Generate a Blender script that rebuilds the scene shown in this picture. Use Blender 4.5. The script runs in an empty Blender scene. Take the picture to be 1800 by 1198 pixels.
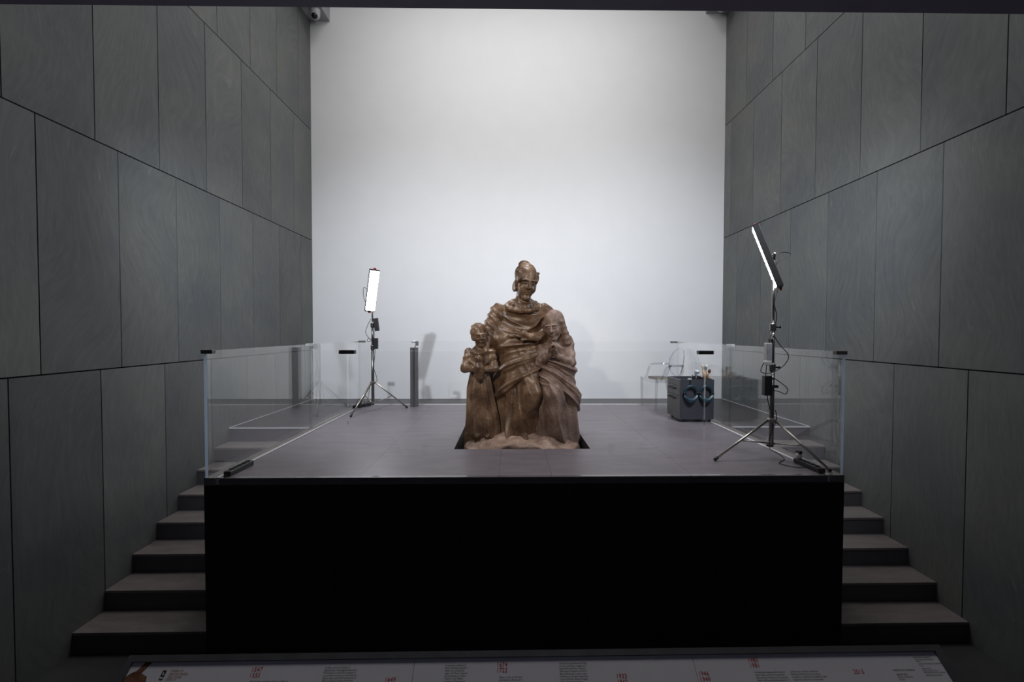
import bpy, math, random
import numpy as np
from mathutils import Matrix, Vector
random.seed(7)
D = bpy.data
SC = bpy.context.scene
COL = SC.collection

# ------------------------------------------------------------------ camera
CAM_Z = 2.547
YAW, PITCH, ROLL = 0.02242, -0.02500, 0.00229
def cam_ray(u, v):
    c, s = math.cos(ROLL), math.sin(ROLL); u, v = c*u + s*v, -s*u + c*v
    x, y, z = u, 1.0, -v
    c, s = math.cos(PITCH), math.sin(PITCH); y, z = c*y - s*z, s*y + c*z
    c, s = math.cos(YAW), math.sin(YAW); x, y = c*x + s*y, -s*x + c*y
    return Vector((x, y, z))
fwd = cam_ray(0, 0); rgt = cam_ray(1, 0) - fwd; upv = cam_ray(0, -1) - fwd
cd = D.cameras.new('camera'); cam = D.objects.new('camera', cd); COL.objects.link(cam)
cam.matrix_world = Matrix(((rgt.x, upv.x, -fwd.x, 0), (rgt.y, upv.y, -fwd.y, 0), (rgt.z, upv.z, -fwd.z, CAM_Z), (0, 0, 0, 1)))
cd.sensor_fit = 'HORIZONTAL'; cd.sensor_width = 36; cd.lens = 16.0
cd.shift_x = -14.703/1800; cd.shift_y = 3.313/1800
cd.clip_start = 0.05
SC.camera = cam

# ------------------------------------------------------------------ world, lights, exposure
w = D.worlds.new('world'); SC.world = w; w.use_nodes = True
w.node_tree.nodes['Background'].inputs[0].default_value = (0.7, 0.75, 1.0, 1)
w.node_tree.nodes['Background'].inputs[1].default_value = 0.05
SC.view_settings.view_transform = 'Standard'; SC.view_settings.look = 'None'
SC.view_settings.exposure = 0.0; SC.view_settings.gamma = 1.0
SC.view_settings.use_curve_mapping = False

def area_light(name, loc, target, sx, sy, power, color, spread=180):
    l = D.lights.new(name, 'AREA'); l.shape = 'RECTANGLE'; l.size = sx; l.size_y = sy
    l.energy = power; l.color = color; l.spread = math.radians(spread)
    o = D.objects.new(name, l); COL.objects.link(o); o.location = loc
    o.rotation_euler = (Vector(target) - Vector(loc)).to_track_quat('-Z', 'Y').to_euler()
    return o
def spot_light(name, loc, target, angle, blend, power, color, radius):
    l = D.lights.new(name, 'SPOT'); l.spot_size = math.radians(angle); l.spot_blend = blend
    l.energy = power; l.color = color; l.shadow_soft_size = radius
    o = D.objects.new(name, l); COL.objects.link(o); o.location = loc
    o.rotation_euler = (Vector(target) - Vector(loc)).to_track_quat('-Z', 'Y').to_euler()
    return o
# luminous ceiling of the tall hall, washer on the white wall, down-lights over the stage, two track spots under the low ceiling
area_light('ceiling_light_field', (0.15, 5.6, 8.9), (0.15, 5.6, 0), 5.2, 2.2, 132, (1.0, 0.985, 0.95))
spot_light('wall_washer', (0.15, 2.65, 5.5), (0.15, 8.02, 5.35), 96, 1.0, 470, (1.0, 0.985, 0.965), 0.35)
spot_light('wall_washer_left', (-2.45, 2.65, 4.85), (-1.5, 8.02, 1.7), 88, 1.0, 520, (0.87, 0.925, 1.0), 0.06)
spot_light('wall_washer_right', (2.6, 2.65, 4.95), (2.1, 8.02, 1.7), 92, 1.0, 560, (0.87, 0.925, 1.0), 0.35)
spot_light('stage_downlight', (0.1, 4.7, 8.8), (0.1, 4.9, 1.4), 46, 1.0, 620, (1.0, 0.94, 0.98), 0.25)
spot_light('track_spot_warm', (-1.0, 1.2, 3.95), (0.0, 4.8, 2.45), 34, 0.8, 235, (1.0, 0.87, 0.70), 0.04)

# ------------------------------------------------------------------ materials
def new_mat(name):
    m = D.materials.new(name); m.use_nodes = True
    nt = m.node_tree; return m, nt, nt.nodes['Principled BSDF']
def N(nt, t, **kw):
    n = nt.nodes.new(t)
    for k, v in kw.items():
        if k in n.inputs: n.inputs[k].default_value = v
        else: setattr(n, k, v)
    return n
def simple(name, col, rough=0.5, metal=0.0, var=0.12, scale=20, bump=0.0, emis=None, estr=0, spec=0.5):
    m, nt, b = new_mat(name)
    b.inputs['Roughness'].default_value = rough; b.inputs['Metallic'].default_value = metal
    b.inputs['Specular IOR Level'].default_value = spec
    tc = N(nt, 'ShaderNodeTexCoord'); no = N(nt, 'ShaderNodeTexNoise', Scale=scale, Detail=4.0)
    nt.links.new(tc.outputs['Object'], no.inputs['Vector'])
    r = N(nt, 'ShaderNodeValToRGB')
    r.color_ramp.elements[0].position = 0.3; r.color_ramp.elements[1].position = 0.7
    r.color_ramp.elements[0].color = [c*(1-var) for c in col] + [1]
    r.color_ramp.elements[1].color = [min(1, c*(1+var)) for c in col] + [1]
    nt.links.new(no.outputs['Fac'], r.inputs['Fac']); nt.links.new(r.outputs['Color'], b.inputs['Base Color'])
    if bump:
        bp = N(nt, 'ShaderNodeBump', Strength=bump, Distance=0.01)
        nt.links.new(no.outputs['Fac'], bp.inputs['Height']); nt.links.new(bp.outputs['Normal'], b.inputs['Normal'])
    if emis:
        b.inputs['Emission Color'].default_value = list(emis) + [1]; b.inputs['Emission Strength'].default_value = estr
    return m

def slate_mat():
    m, nt, b = new_mat('slate_cladding')
    tc = N(nt, 'ShaderNodeTexCoord'); oi = N(nt, 'ShaderNodeObjectInfo')
    sep = N(nt, 'ShaderNodeMath', operation='MULTIPLY'); sep.inputs[1].default_value = 37.0
    nt.links.new(oi.outputs['Random'], sep.inputs[0])
    comb = N(nt, 'ShaderNodeCombineXYZ')
    for i in range(3): nt.links.new(sep.outputs[0], comb.inputs[i])
    add = N(nt, 'ShaderNodeVectorMath', operation='ADD')
    nt.links.new(tc.outputs['Object'], add.inputs[0]); nt.links.new(comb.outputs[0], add.inputs[1])
    # large swirl field bends the grain
    warp = N(nt, 'ShaderNodeTexNoise', Scale=0.55, Detail=1.5)
    nt.links.new(add.outputs[0], warp.inputs['Vector'])
    ws = N(nt, 'ShaderNodeVectorMath', operation='SCALE'); ws.inputs['Scale'].default_value = 1.6
    nt.links.new(warp.outputs['Color'], ws.inputs[0])
    a2 = N(nt, 'ShaderNodeVectorMath', operation='ADD')
    nt.links.new(add.outputs[0], a2.inputs[0]); nt.links.new(ws.outputs[0], a2.inputs[1])
    mp = N(nt, 'ShaderNodeMapping'); mp.inputs['Rotation'].default_value = (0.55, 0, 0); mp.inputs['Scale'].default_value = (5, 15.0, 2.4)
    nt.links.new(a2.outputs[0], mp.inputs['Vector'])
    g = N(nt, 'ShaderNodeTexNoise', Scale=2.0, Detail=9.0, Roughness=0.68, Distortion=0.25)
    nt.links.new(mp.outputs[0], g.inputs['Vector'])
    big = N(nt, 'ShaderNodeTexNoise', Scale=1.3, Detail=3.0)
    nt.links.new(add.outputs[0], big.inputs['Vector'])
    r = N(nt, 'ShaderNodeValToRGB'); e = r.color_ramp.elements
    e[0].position = 0.25; e[0].color = (0.131, 0.136, 0.136, 1)
    e[1].position = 0.78; e[1].color = (0.190, 0.196, 0.191, 1)
    k = e.new(0.5); k.color = (0.156, 0.162, 0.160, 1)
    nt.links.new(g.outputs['Fac'], r.inputs['Fac'])
    r2 = N(nt, 'ShaderNodeValToRGB'); e = r2.color_ramp.elements
    e[0].position = 0.3; e[0].color = (0.86, 0.88, 0.93, 1); e[1].position = 0.7; e[1].color = (1.12, 1.12, 1.08, 1)
    nt.links.new(big.outputs['Fac'], r2.inputs['Fac'])
    mx = N(nt, 'ShaderNodeMix', data_type='RGBA', blend_type='MULTIPLY'); mx.inputs[0].default_value = 1
    nt.links.new(r.outputs[0], mx.inputs[6]); nt.links.new(r2.outputs[0], mx.inputs[7])
    mr = N(nt, 'ShaderNodeMapRange'); mr.inputs[3].default_value = 0.88; mr.inputs[4].default_value = 1.1
    nt.links.new(oi.outputs['Random'], mr.inputs[0])
    mx2 = N(nt, 'ShaderNodeVectorMath', operation='SCALE')
    nt.links.new(mx.outputs[2], mx2.inputs[0]); nt.links.new(mr.outputs[0], mx2.inputs['Scale'])
    # sparse pale veins
    vn = N(nt, 'ShaderNodeTexNoise', Scale=1.1, Detail=5.0, Distortion=1.2)
    nt.links.new(mp.outputs[0], vn.inputs['Vector'])
    vr = N(nt, 'ShaderNodeValToRGB'); e = vr.color_ramp.elements
    e[0].position = 0.66; e[0].color = (0, 0, 0, 1); e[1].position = 0.76; e[1].color = (0.05, 0.052, 0.05, 1)
    nt.links.new(vn.outputs['Fac'], vr.inputs['Fac'])
    ad = N(nt, 'ShaderNodeVectorMath', operation='ADD')
    nt.links.new(mx2.outputs[0], ad.inputs[0]); nt.links.new(vr.outputs[0], ad.inputs[1])
    nt.links.new(ad.outputs[0], b.inputs['Base Color'])
    b.inputs['Roughness'].default_value = 0.6; b.inputs['Specular IOR Level'].default_value = 0.18
    bp = N(nt, 'ShaderNodeBump', Strength=0.05, Distance=0.006)
    nt.links.new(g.outputs['Fac'], bp.inputs['Height']); nt.links.new(bp.outputs[0], b.inputs['Normal'])
    return m

def tile_mat(name, c0, c1, rough=0.42):
    m, nt, b = new_mat(name)
    tc = N(nt, 'ShaderNodeTexCoord')
    mp = N(nt, 'ShaderNodeMapping'); mp.inputs['Scale'].default_value = (1.0, 3.0, 1.0)
    nt.links.new(tc.outputs['Object'], mp.inputs['Vector'])
    a = N(nt, 'ShaderNodeTexNoise', Scale=3.2, Detail=9.0, Roughness=0.68, Distortion=0.4)
    nt.links.new(mp.outputs[0], a.inputs['Vector'])
    r = N(nt, 'ShaderNodeValToRGB'); e = r.color_ramp.elements
    e[0].position = 0.3; e[0].color = list(c0) + [1]; e[1].position = 0.72; e[1].color = list(c1) + [1]
    nt.links.new(a.outputs['Fac'], r.inputs['Fac']); nt.links.new(r.outputs[0], b.inputs['Base Color'])
    b.inputs['Roughness'].default_value = rough; b.inputs['Specular IOR Level'].default_value = 0.35
    bp = N(nt, 'ShaderNodeBump', Strength=0.05, Distance=0.01)
    nt.links.new(a.outputs['Fac'], bp.inputs['Height']); nt.links.new(bp.outputs[0], b.inputs['Normal'])
    return m

def glass_mat(name, tint, f0=0.045, boost=1.0, gcol=(1, 1, 1)):
    m = D.materials.new(name); m.use_nodes = True; nt = m.node_tree
    nt.nodes.remove(nt.nodes['Principled BSDF']); out = nt.nodes['Material Output']
    lw = N(nt, 'ShaderNodeLayerWeight', Blend=0.5)
    pw = N(nt, 'ShaderNodeMath', operation='POWER'); pw.inputs[1].default_value = 3.6
    nt.links.new(lw.outputs['Facing'], pw.inputs[0])
    ma = N(nt, 'ShaderNodeMath', operation='MULTIPLY_ADD'); ma.inputs[1].default_value = (1-f0)*boost; ma.inputs[2].default_value = f0
    ma.use_clamp = True
    nt.links.new(pw.outputs[0], ma.inputs[0])
    tr = N(nt, 'ShaderNodeBsdfTransparent'); tr.inputs[0].default_value = list(tint) + [1]
    gl = N(nt, 'ShaderNodeBsdfGlossy', Roughness=0.0); gl.inputs[0].default_value = list(gcol) + [1]
    mx = N(nt, 'ShaderNodeMixShader')
    nt.links.new(ma.outputs[0], mx.inputs[0]); nt.links.new(tr.outputs[0], mx.inputs[1]); nt.links.new(gl.outputs[0], mx.inputs[2])
    nt.links.new(mx.outputs[0], out.inputs['Surface'])
    return m

def stone_mat(name, cols, rough, scale):
    m, nt, b = new_mat(name)
    tc = N(nt, 'ShaderNodeTexCoord')
    a = N(nt, 'ShaderNodeTexNoise', Scale=scale, Detail=6.0, Roughness=0.6, Distortion=0.5)
    nt.links.new(tc.outputs['Object'], a.inputs['Vector'])
    r = N(nt, 'ShaderNodeValToRGB'); e = r.color_ramp.elements
    e[0].position = 0.36; e[0].color = list(cols[0]) + [1]; e[1].position = 0.66; e[1].color = list(cols[2]) + [1]
    k = e.new(0.5); k.color = list(cols[1]) + [1]
    nt.links.new(a.outputs['Fac'], r.inputs['Fac'])
    f = N(nt, 'ShaderNodeTexNoise', Scale=90, Detail=3.0)
    nt.links.new(tc.outputs['Object'], f.inputs['Vector'])
    r2 = N(nt, 'ShaderNodeValToRGB'); e = r2.color_ramp.elements
    e[0].position = 0.35; e[0].color = (0.68, 0.65, 0.62, 1); e[1].position = 0.65; e[1].color = (1.18, 1.18, 1.18, 1)
    nt.links.new(f.outputs['Fac'], r2.inputs['Fac'])
    mx = N(nt, 'ShaderNodeMix', data_type='RGBA', blend_type='MULTIPLY'); mx.inputs[0].default_value = 1
    nt.links.new(r.outputs[0], mx.inputs[6]); nt.links.new(r2.outputs[0], mx.inputs[7])
    nt.links.new(mx.outputs[2], b.inputs['Base Color'])
    b.inputs['Roughness'].default_value = rough
    bp = N(nt, 'ShaderNodeBump', Strength=0.25, Distance=0.004)
    nt.links.new(f.outputs['Fac'], bp.inputs['Height']); nt.links.new(bp.outputs[0], b.inputs['Normal'])
    return m

M = {}
M['slate'] = slate_mat()
M['gap'] = simple('shadow_gap_black', (0.008, 0.008, 0.009), 0.9)
M['white_wall'] = simple('white_plaster', (0.78, 0.785, 0.80), 0.85, var=0.012, scale=3)
M['ceiling'] = simple('ceiling_paint', (0.5, 0.5, 0.5), 0.9, var=0.02)
M['dark_ceiling'] = simple('dark_ceiling_paint', (0.155, 0.142, 0.20), 0.8, var=0.04, scale=6)
M['soffit'] = simple('grey_soffit_paint', (0.33, 0.33, 0.35), 0.8, var=0.03)
M['floor'] = simple('dark_hall_floor', (0.045, 0.045, 0.05), 0.7, var=0.1, scale=4)
M['tile'] = tile_mat('stage_tile', (0.125, 0.110, 0.124), (0.185, 0.163, 0.180))
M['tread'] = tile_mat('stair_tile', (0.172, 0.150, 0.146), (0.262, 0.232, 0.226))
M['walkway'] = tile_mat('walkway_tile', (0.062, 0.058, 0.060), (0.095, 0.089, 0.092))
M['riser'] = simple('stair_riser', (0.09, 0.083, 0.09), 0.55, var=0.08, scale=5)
M['fascia'] = simple('black_stage_fascia', (0.026, 0.026, 0.034), 0.6, var=0.1, scale=5, spec=0.2)
M['pit'] = simple('dark_pit_lining', (0.018, 0.019, 0.025), 0.6, var=0.1)
M['strip'] = simple('white_joint_strip', (0.62, 0.63, 0.66), 0.5, var=0.03)
M['glass'] = glass_mat('railing_glass', (0.996, 0.998, 0.998), 0.020, 1.0)
def rim_mat():
    m = D.materials.new('polished_glass_edge'); m.use_nodes = True; nt = m.node_tree
    nt.nodes.remove(nt.nodes['Principled BSDF']); out = nt.nodes['Material Output']
    t = N(nt, 'ShaderNodeBsdfTranslucent'); t.inputs[0].default_value = (0.62, 0.74, 0.92, 1)
    d = N(nt, 'ShaderNodeBsdfDiffuse'); d.inputs[0].default_value = (0.45, 0.55, 0.68, 1)
    mx = N(nt, 'ShaderNodeMixShader'); mx.inputs[0].default_value = 0.3
    nt.links.new(t.outputs[0], mx.inputs[1]); nt.links.new(d.outputs[0], mx.inputs[2]); nt.links.new(mx.outputs[0], out.inputs['Surface'])
    return m
M['glass_edge'] = rim_mat()
M['glass_rim'] = glass_mat('tinted_glass_rim', (0.80, 0.83, 0.83), 0.02)  # pane ends at the joints, a darker grey-green tint than the panes
M['clip'] = simple('bronze_clip', (0.15, 0.145, 0.14), 0.45, metal=0.2)
M['clip_light'] = simple('satin_clip', (0.55, 0.54, 0.53), 0.35, metal=0.4)
M['post'] = simple('anthracite_post', (0.10, 0.095, 0.102), 0.5, var=0.06)
M['steel'] = simple('brushed_nickel', (0.52, 0.49, 0.44), 0.28, metal=1.0, var=0.05)
M['steel_dark'] = simple('dark_stand_tube', (0.20, 0.195, 0.19), 0.32, metal=0.9, var=0.05)
M['black'] = simple('black_plastic', (0.014, 0.014, 0.016), 0.45)
M['casing'] = simple('black_lamp_casing', (0.04, 0.04, 0.042), 0.5)
M['grey_box'] = simple('grey_power_box', (0.45, 0.45, 0.46), 0.4, metal=0.1)
M['red'] = simple('red_knob', (0.42, 0.02, 0.025), 0.4)
M['led'] = simple('led_diffuser', (0.9, 0.9, 0.95), 0.5, var=0.0, emis=(0.93, 0.95, 1.0), estr=46)
M['white_plastic'] = simple('white_plastic', (0.68, 0.68, 0.66), 0.4, var=0.03)
M['cabinet'] = simple('anthracite_cabinet', (0.040, 0.041, 0.052), 0.45, var=0.06, scale=8)
M['cabinet_side'] = simple('cabinet_drawer_front', (0.075, 0.072, 0.071), 0.42, var=0.05, scale=8)
M['teal'] = simple('teal_plastic', (0.010, 0.038, 0.058), 0.35, var=0.15)
M['acrylic'] = glass_mat('clear_acrylic', (0.92, 0.915, 0.935), 0.085, 1.0)
M['jar_glass'] = glass_mat('jar_glass', (0.86, 0.88, 0.9), 0.09, 1.0)
M['wood'] = simple('brush_wood', (0.50, 0.24, 0.09), 0.45, var=0.25, scale=30)
M['bristle'] = simple('brush_bristle', (0.06, 0.03, 0.02), 0.8, var=0.3)
M['bristle_pale'] = simple('brush_pale_bristle', (0.55, 0.45, 0.34), 0.8, var=0.2)
M['paper'] = simple('book_paper', (0.55, 0.50, 0.38), 0.8, var=0.08)
M['cover'] = simple('book_cover', (0.10, 0.09, 0.085), 0.5)
M['sign_frame'] = simple('zinc_sign_frame', (0.13, 0.13, 0.14), 0.5, metal=0.3, var=0.14, scale=14)
M['sign_board'] = simple('white_sign_board', (0.86, 0.83, 0.89), 0.5, var=0.015)
M['ink'] = simple('black_print', (0.03, 0.03, 0.035), 0.6)
M['ink_red'] = simple('red_print', (0.60, 0.035, 0.03), 0.6)
M['ink_orange'] = simple('orange_print', (0.45, 0.17, 0.10), 0.6)
M['ink_brown'] = simple('brown_print', (0.20, 0.085, 0.05), 0.6, var=0.45, scale=45)
M['camera_shell'] = simple('camera_shell', (0.42, 0.42, 0.44), 0.4)
M['lens'] = simple('camera_dome', (0.006, 0.006, 0.007), 0.08)
M['stone'] = stone_mat('brown_marble', ((0.070, 0.037, 0.019), (0.150, 0.088, 0.050), (0.26, 0.172, 0.112)), 0.34, 5.5)
M['stone_pale'] = stone_mat('pale_brown_marble', ((0.125, 0.078, 0.060), (0.205, 0.138, 0.112), (0.30, 0.215, 0.18)), 0.5, 6.0)
M['stone_rough'] = stone_mat('rough_marble', ((0.20, 0.125, 0.09), (0.31, 0.21, 0.155), (0.44, 0.32, 0.25)), 0.75, 9.0)

# ------------------------------------------------------------------ mesh helpers
class MB:
    def __init__(s): s.v = []; s.f = []; s.m = []
    def box(s, x0, x1, y0, y1, z0, z1, mi=0):
        b = len(s.v)
        s.v += [(x0,y0,z0),(x1,y0,z0),(x1,y1,z0),(x0,y1,z0),(x0,y0,z1),(x1,y0,z1),(x1,y1,z1),(x0,y1,z1)]
        for q in ((0,3,2,1),(4,5,6,7),(0,1,5,4),(1,2,6,5),(2,3,7,6),(3,0,4,7)):
            s.f.append([b+i for i in q]); s.m.append(mi)
        return s
    def obox(s, c, ax, hx, ay, hy, az, hz, mi=0):
        b = len(s.v); c = Vector(c); ax, ay, az = Vector(ax), Vector(ay), Vector(az)
        for k in range(8):
            sx = 1 if k in (1,2,5,6) else -1; sy = 1 if k in (2,3,6,7) else -1; sz = 1 if k > 3 else -1
            s.v.append(tuple(c + ax*hx*sx + ay*hy*sy + az*hz*sz))
        for q in ((0,3,2,1),(4,5,6,7),(0,1,5,4),(1,2,6,5),(2,3,7,6),(3,0,4,7)):
            s.f.append([b+i for i in q]); s.m.append(mi)
        return s
    def tube(s, pts, r, n=8, mi=0, caps=True):
        pts = [Vector(p) for p in pts]; rr = r if isinstance(r, (list, tuple)) else [r]*len(pts)
        b = len(s.v); up = None
        for i, p in enumerate(pts):
            d = (pts[min(i+1, len(pts)-1)] - pts[max(i-1, 0)]).normalized()
            if up is None:
                up = Vector((0,0,1)) if abs(d.z) < 0.9 else Vector((1,0,0))
            a = d.cross(up).normalized(); c = a.cross(d).normalized(); up = c
            for k in range(n):
                t = 2*math.pi*k/n
                s.v.append(tuple(p + (a*math.cos(t) + c*math.sin(t))*rr[i]))
        for i in range(len(pts)-1):
            for k in range(n):
                s.f.append([b+i*n+k, b+i*n+(k+1)%n, b+(i+1)*n+(k+1)%n, b+(i+1)*n+k]); s.m.append(mi)
        if caps:
            s.f.append([b+k for k in range(n)][::-1]); s.m.append(mi)
            s.f.append([b+(len(pts)-1)*n+k for k in range(n)]); s.m.append(mi)
        return s
    def lathe(s, prof, c=(0,0,0), n=20, mi=0):
        b = len(s.v)
        for r, z in prof:
            for k in range(n):
                t = 2*math.pi*k/n; s.v.append((c[0]+r*math.cos(t), c[1]+r*math.sin(t), c[2]+z))
        for i in range(len(prof)-1):
            for k in range(n):
                s.f.append([b+i*n+k, b+i*n+(k+1)%n, b+(i+1)*n+(k+1)%n, b+(i+1)*n+k]); s.m.append(mi)
        s.f.append([b+k for k in range(n)][::-1]); s.m.append(mi)
        s.f.append([b+(len(prof)-1)*n+k for k in range(n)]); s.m.append(mi)
        return s
    def prism(s, poly, fn, t0, t1, mi=0):
        b = len(s.v); n = len(poly)
        for t in (t0, t1):
            for p in poly: s.v.append(tuple(fn(p, t)))
        s.f.append([b+i for i in range(n)][::-1]); s.m.append(mi); s.f.append([b+n+i for i in range(n)]); s.m.append(mi)
        for i in range(n):
            s.f.append([b+i, b+(i+1)%n, b+n+(i+1)%n, b+n+i]); s.m.append(mi)
        return s
    def build(s, name, mat, parent=None, smooth=False, bevel=0):
        me = D.meshes.new(name); me.from_pydata(s.v, [], s.f); 
        mats = mat if isinstance(mat, (list, tuple)) else [mat]
        for m in mats: me.materials.append(m)
        if len(mats) > 1: me.polygons.foreach_set('material_index', s.m)
        if smooth: me.polygons.foreach_set('use_smooth', [True]*len(me.polygons))
        me.update()
        import bmesh
        bm = bmesh.new(); bm.from_mesh(me); bmesh.ops.recalc_face_normals(bm, faces=bm.faces); bm.to_mesh(me); bm.free()
        o = D.objects.new(name, me); COL.objects.link(o)
        if parent: o.parent = parent
        if bevel:
            bv = o.modifiers.new('edge', 'BEVEL'); bv.width = bevel; bv.segments = 2; bv.limit_method = 'ANGLE'
        return o
def empty(name, loc=(0,0,0), rz=0):
    o = D.objects.new(name, None); COL.objects.link(o); o.location = loc; o.rotation_euler = (0,0,rz); o.empty_display_size = 0.1
    return o
def tag(o, label, cat, group=None):
    o['label'] = label; o['category'] = cat
    if group: o['group'] = group
    return o
def structure(o, label=None, cat=None):
    o['kind'] = 'structure'
    if label: o['label'] = label
    if cat: o['category'] = cat
    return o
def dup(root, loc=None, rz=None):
    def cp(o, par):
        c = o.copy(); COL.objects.link(c); c.parent = par
        for ch in o.children: cp(ch, c)
        return c
    r = cp(root, None)
    if loc: r.location = loc
    if rz is not None: r.rotation_euler = (0,0,rz)
    return r
def box_obj(name, b, mat, parent=None, bevel=0): return MB().box(*b).build(name, mat, parent, bevel=bevel)
def curve_pts(ctrl, n=8):
    out = []; P = [Vector(p) for p in ctrl]
    for i in range(len(P)-1):
        p0 = P[max(i-1,0)]; p1 = P[i]; p2 = P[i+1]; p3 = P[min(i+2,len(P)-1)]
        for k in range(n):
            t = k/n
            out.append(0.5*((2*p1) + (p2-p0)*t + (2*p0-5*p1+4*p2-p3)*t*t + (3*p1-p0-3*p2+p3)*t**3))
    out.append(P[-1]); return out

# ------------------------------------------------------------------ the hall
WL, WR, YB = -3.440, 3.775, 8.020          # left wall, right wall, back wall
PT, PX0, PX1, PY0, PY1 = 1.470, -2.232, 2.517, 3.344, 6.764   # stage top and outline
LAND = 1.360
HALL_TOP = 9.0
structure(box_obj('floor', (WL-0.3, WR+0.3, -2.5, YB, -0.2, 0.0), M['floor']), 'dark floor of the exhibition hall', 'floor')
structure(box_obj('wall_back', (WL-0.3, WR+0.3, YB, YB+0.25, 0.0, HALL_TOP), M['white_wall']), 'tall plain white wall behind the stage', 'wall')
structure(box_obj('ceiling', (WL-0.3, WR+0.3, 2.35, YB+0.25, HALL_TOP, HALL_TOP+0.2), M['ceiling']), 'high ceiling above the stage', 'ceiling')

def clad_wall(name, x, sgn, zs, joints, label):
    # sgn: direction in which the wall lies outward; face of the panels at x
    back = box_obj(name, (min(x+sgn*0.03, x+sgn*0.3), max(x+sgn*0.03, x+sgn*0.3), -2.5, YB, 0, HALL_TOP), M['gap'])
    structure(back, label, 'wall')
    g = 0.0045
    meshes = {}
    for c in range(len(zs)-1):
        z0, z1 = zs[c], zs[c+1]; gz = g*1.3
        ys = joints[c]
        for i in range(len(ys)-1):
            y0, y1 = ys[i]+g, ys[i+1]-g
            if i == len(ys)-2: y1 = ys[i+1]
            key = (c, round(y1-y0, 3))
            if key not in meshes:
                mb = MB().box(min(0, sgn*0.03), max(0, sgn*0.03), 0, y1-y0, (gz if c else 0.0), z1-z0-gz)
                o = mb.build('panel', M['slate'], back); meshes[key] = o.data
            else:
                o = D.objects.new('panel', meshes[key]); COL.objects.link(o); o.parent = back
            o.location = (x, y0, z0)
    return back
def series(first, last, n_first_spacing, end=YB, start=-1.2):
    # regular joints through the measured ones, closed at the back wall
    k = n_first_spacing; ys = []
    y = first
    while y > start: y -= k
    ys.append(start); y += k
    while y < end - 0.05:
        ys.append(y); y += k
    ys.append(end); return ys
clad_wall('wall_left', WL, -1, [0, 2.220, 4.120, 6.005, 7.89, HALL_TOP],
          [series(3.189, 0, 0.7075), series(3.409, 0, 0.6965), series(3.888, 0, 0.6955), series(5.501, 0, 0.685), series(5.2, 0, 0.69)],
          'dark slate clad wall left of the stage')
clad_wall('wall_right', WR, 1, [0, 2.240, 4.206, 6.164, 8.12, HALL_TOP],
          [series(3.659, 0, 0.726), series(3.923, 0, 0.721), series(3.428, 0, 0.7265), series(5.842, 0, 0.730), series(5.5, 0, 0.726)],
          'dark slate clad wall right of the stage')

# low ceiling of the viewing area, its far edge is the dark band at the top of the picture
lc = box_obj('ceiling_front', (-5, 5.3, -2.5, 2.35, 0, 0.35), M['dark_ceiling'])
lc.location = (0, 0, 4.180); lc.rotation_euler = (0, -0.0083, 0)
structure(lc, 'dark low ceiling over the viewing area', 'ceiling')
structure(box_obj('wall_header', (WL-0.3, WR+0.3, 2.0, 2.35, 4.5, HALL_TOP+0.2), M['dark_ceiling']), 'wall above the low ceiling', 'wall')
structure(box_obj('trim_1', (WL, -3.105, 2.4, YB, 7.854, HALL_TOP), M['soffit']), 'pale boxed soffit along the top of the left wall', 'trim')
structure(box_obj('trim_2', (3.405, WR, 2.4, YB, 8.105, HALL_TOP), M['soffit']), 'pale boxed soffit along the top of the right wall', 'trim')

# ------------------------------------------------------------------ stairs and walkway
def stairs(name, xa, xb, label):
    st = empty(name); structure(st, label, 'staircase')
    for k in range(7):
        y0 = 3.598 + 0.2893*k; z = 0.17*(k+1)
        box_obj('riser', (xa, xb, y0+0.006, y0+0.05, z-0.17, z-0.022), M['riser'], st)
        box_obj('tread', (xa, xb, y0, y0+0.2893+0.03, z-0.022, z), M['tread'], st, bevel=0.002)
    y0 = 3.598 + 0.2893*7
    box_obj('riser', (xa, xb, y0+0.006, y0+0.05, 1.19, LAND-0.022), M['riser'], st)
    box_obj('edge_strip', (xa, xb, y0-0.004, y0+0.010, LAND-0.012, LAND+0.002), M['strip'], st)
    return st
stairs('staircase_left', WL, PX0, 'dark steps rising along the left wall beside the stage')
stairs('staircase_right', PX1, WR, 'dark steps rising along the right wall beside the stage')
wk = empty('walkway'); structure(wk, 'grey walkway running around the back of the stage', 'walkway')
yl = 3.598 + 0.2893*7
box_obj('landing_slab', (WL, PX0, yl, PY1+0.05, LAND-0.022, LAND), M['walkway'], wk)
box_obj('landing_slab', (PX1, WR, yl, PY1+0.05, LAND-0.022, LAND), M['walkway'], wk)
box_obj('landing_slab', (WL, WR, PY1+0.05, YB, LAND-0.022, LAND), M['walkway'], wk)
box_obj('wall_strip', (WL, WL+0.012, yl, YB, LAND, LAND+0.004), M['strip'], wk)
box_obj('wall_strip', (WR-0.012, WR, yl, YB, LAND, LAND+0.004), M['strip'], wk)

# ------------------------------------------------------------------ stage platform
pf = empty('stage_platform'); structure(pf, 'raised stage with grey tiled top and black front', 'stage')
PIT = (-0.512, 0.738, 4.150, 5.490)
T = 0.05
FX = [PX0, -1.300, -0.354, 0.594, 1.540, PX1]
for i in range(5):
    box_obj('fascia_panel', (FX[i]+(0.0015 if i else 0), FX[i+1]-(0.0015 if i < 4 else 0), PY0, PY0+0.03, 0, PT-T-0.002), M['fascia'], pf)
box_obj('side_panel', (PX0, PX0+0.03, PY0+0.03, PY1, 0, PT-T), M['fascia'], pf)
box_obj('side_panel', (PX1-0.03, PX1, PY0+0.03, PY1, 0, PT-T), M['fascia'], pf)
box_obj('side_panel', (PX0+0.03, PX1-0.03, PY1-0.03, PY1, 0, PT-T), M['fascia'], pf)
SL, SR, SB = -2.150, 2.415, 6.690          # inner edges of the kerb strips
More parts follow.
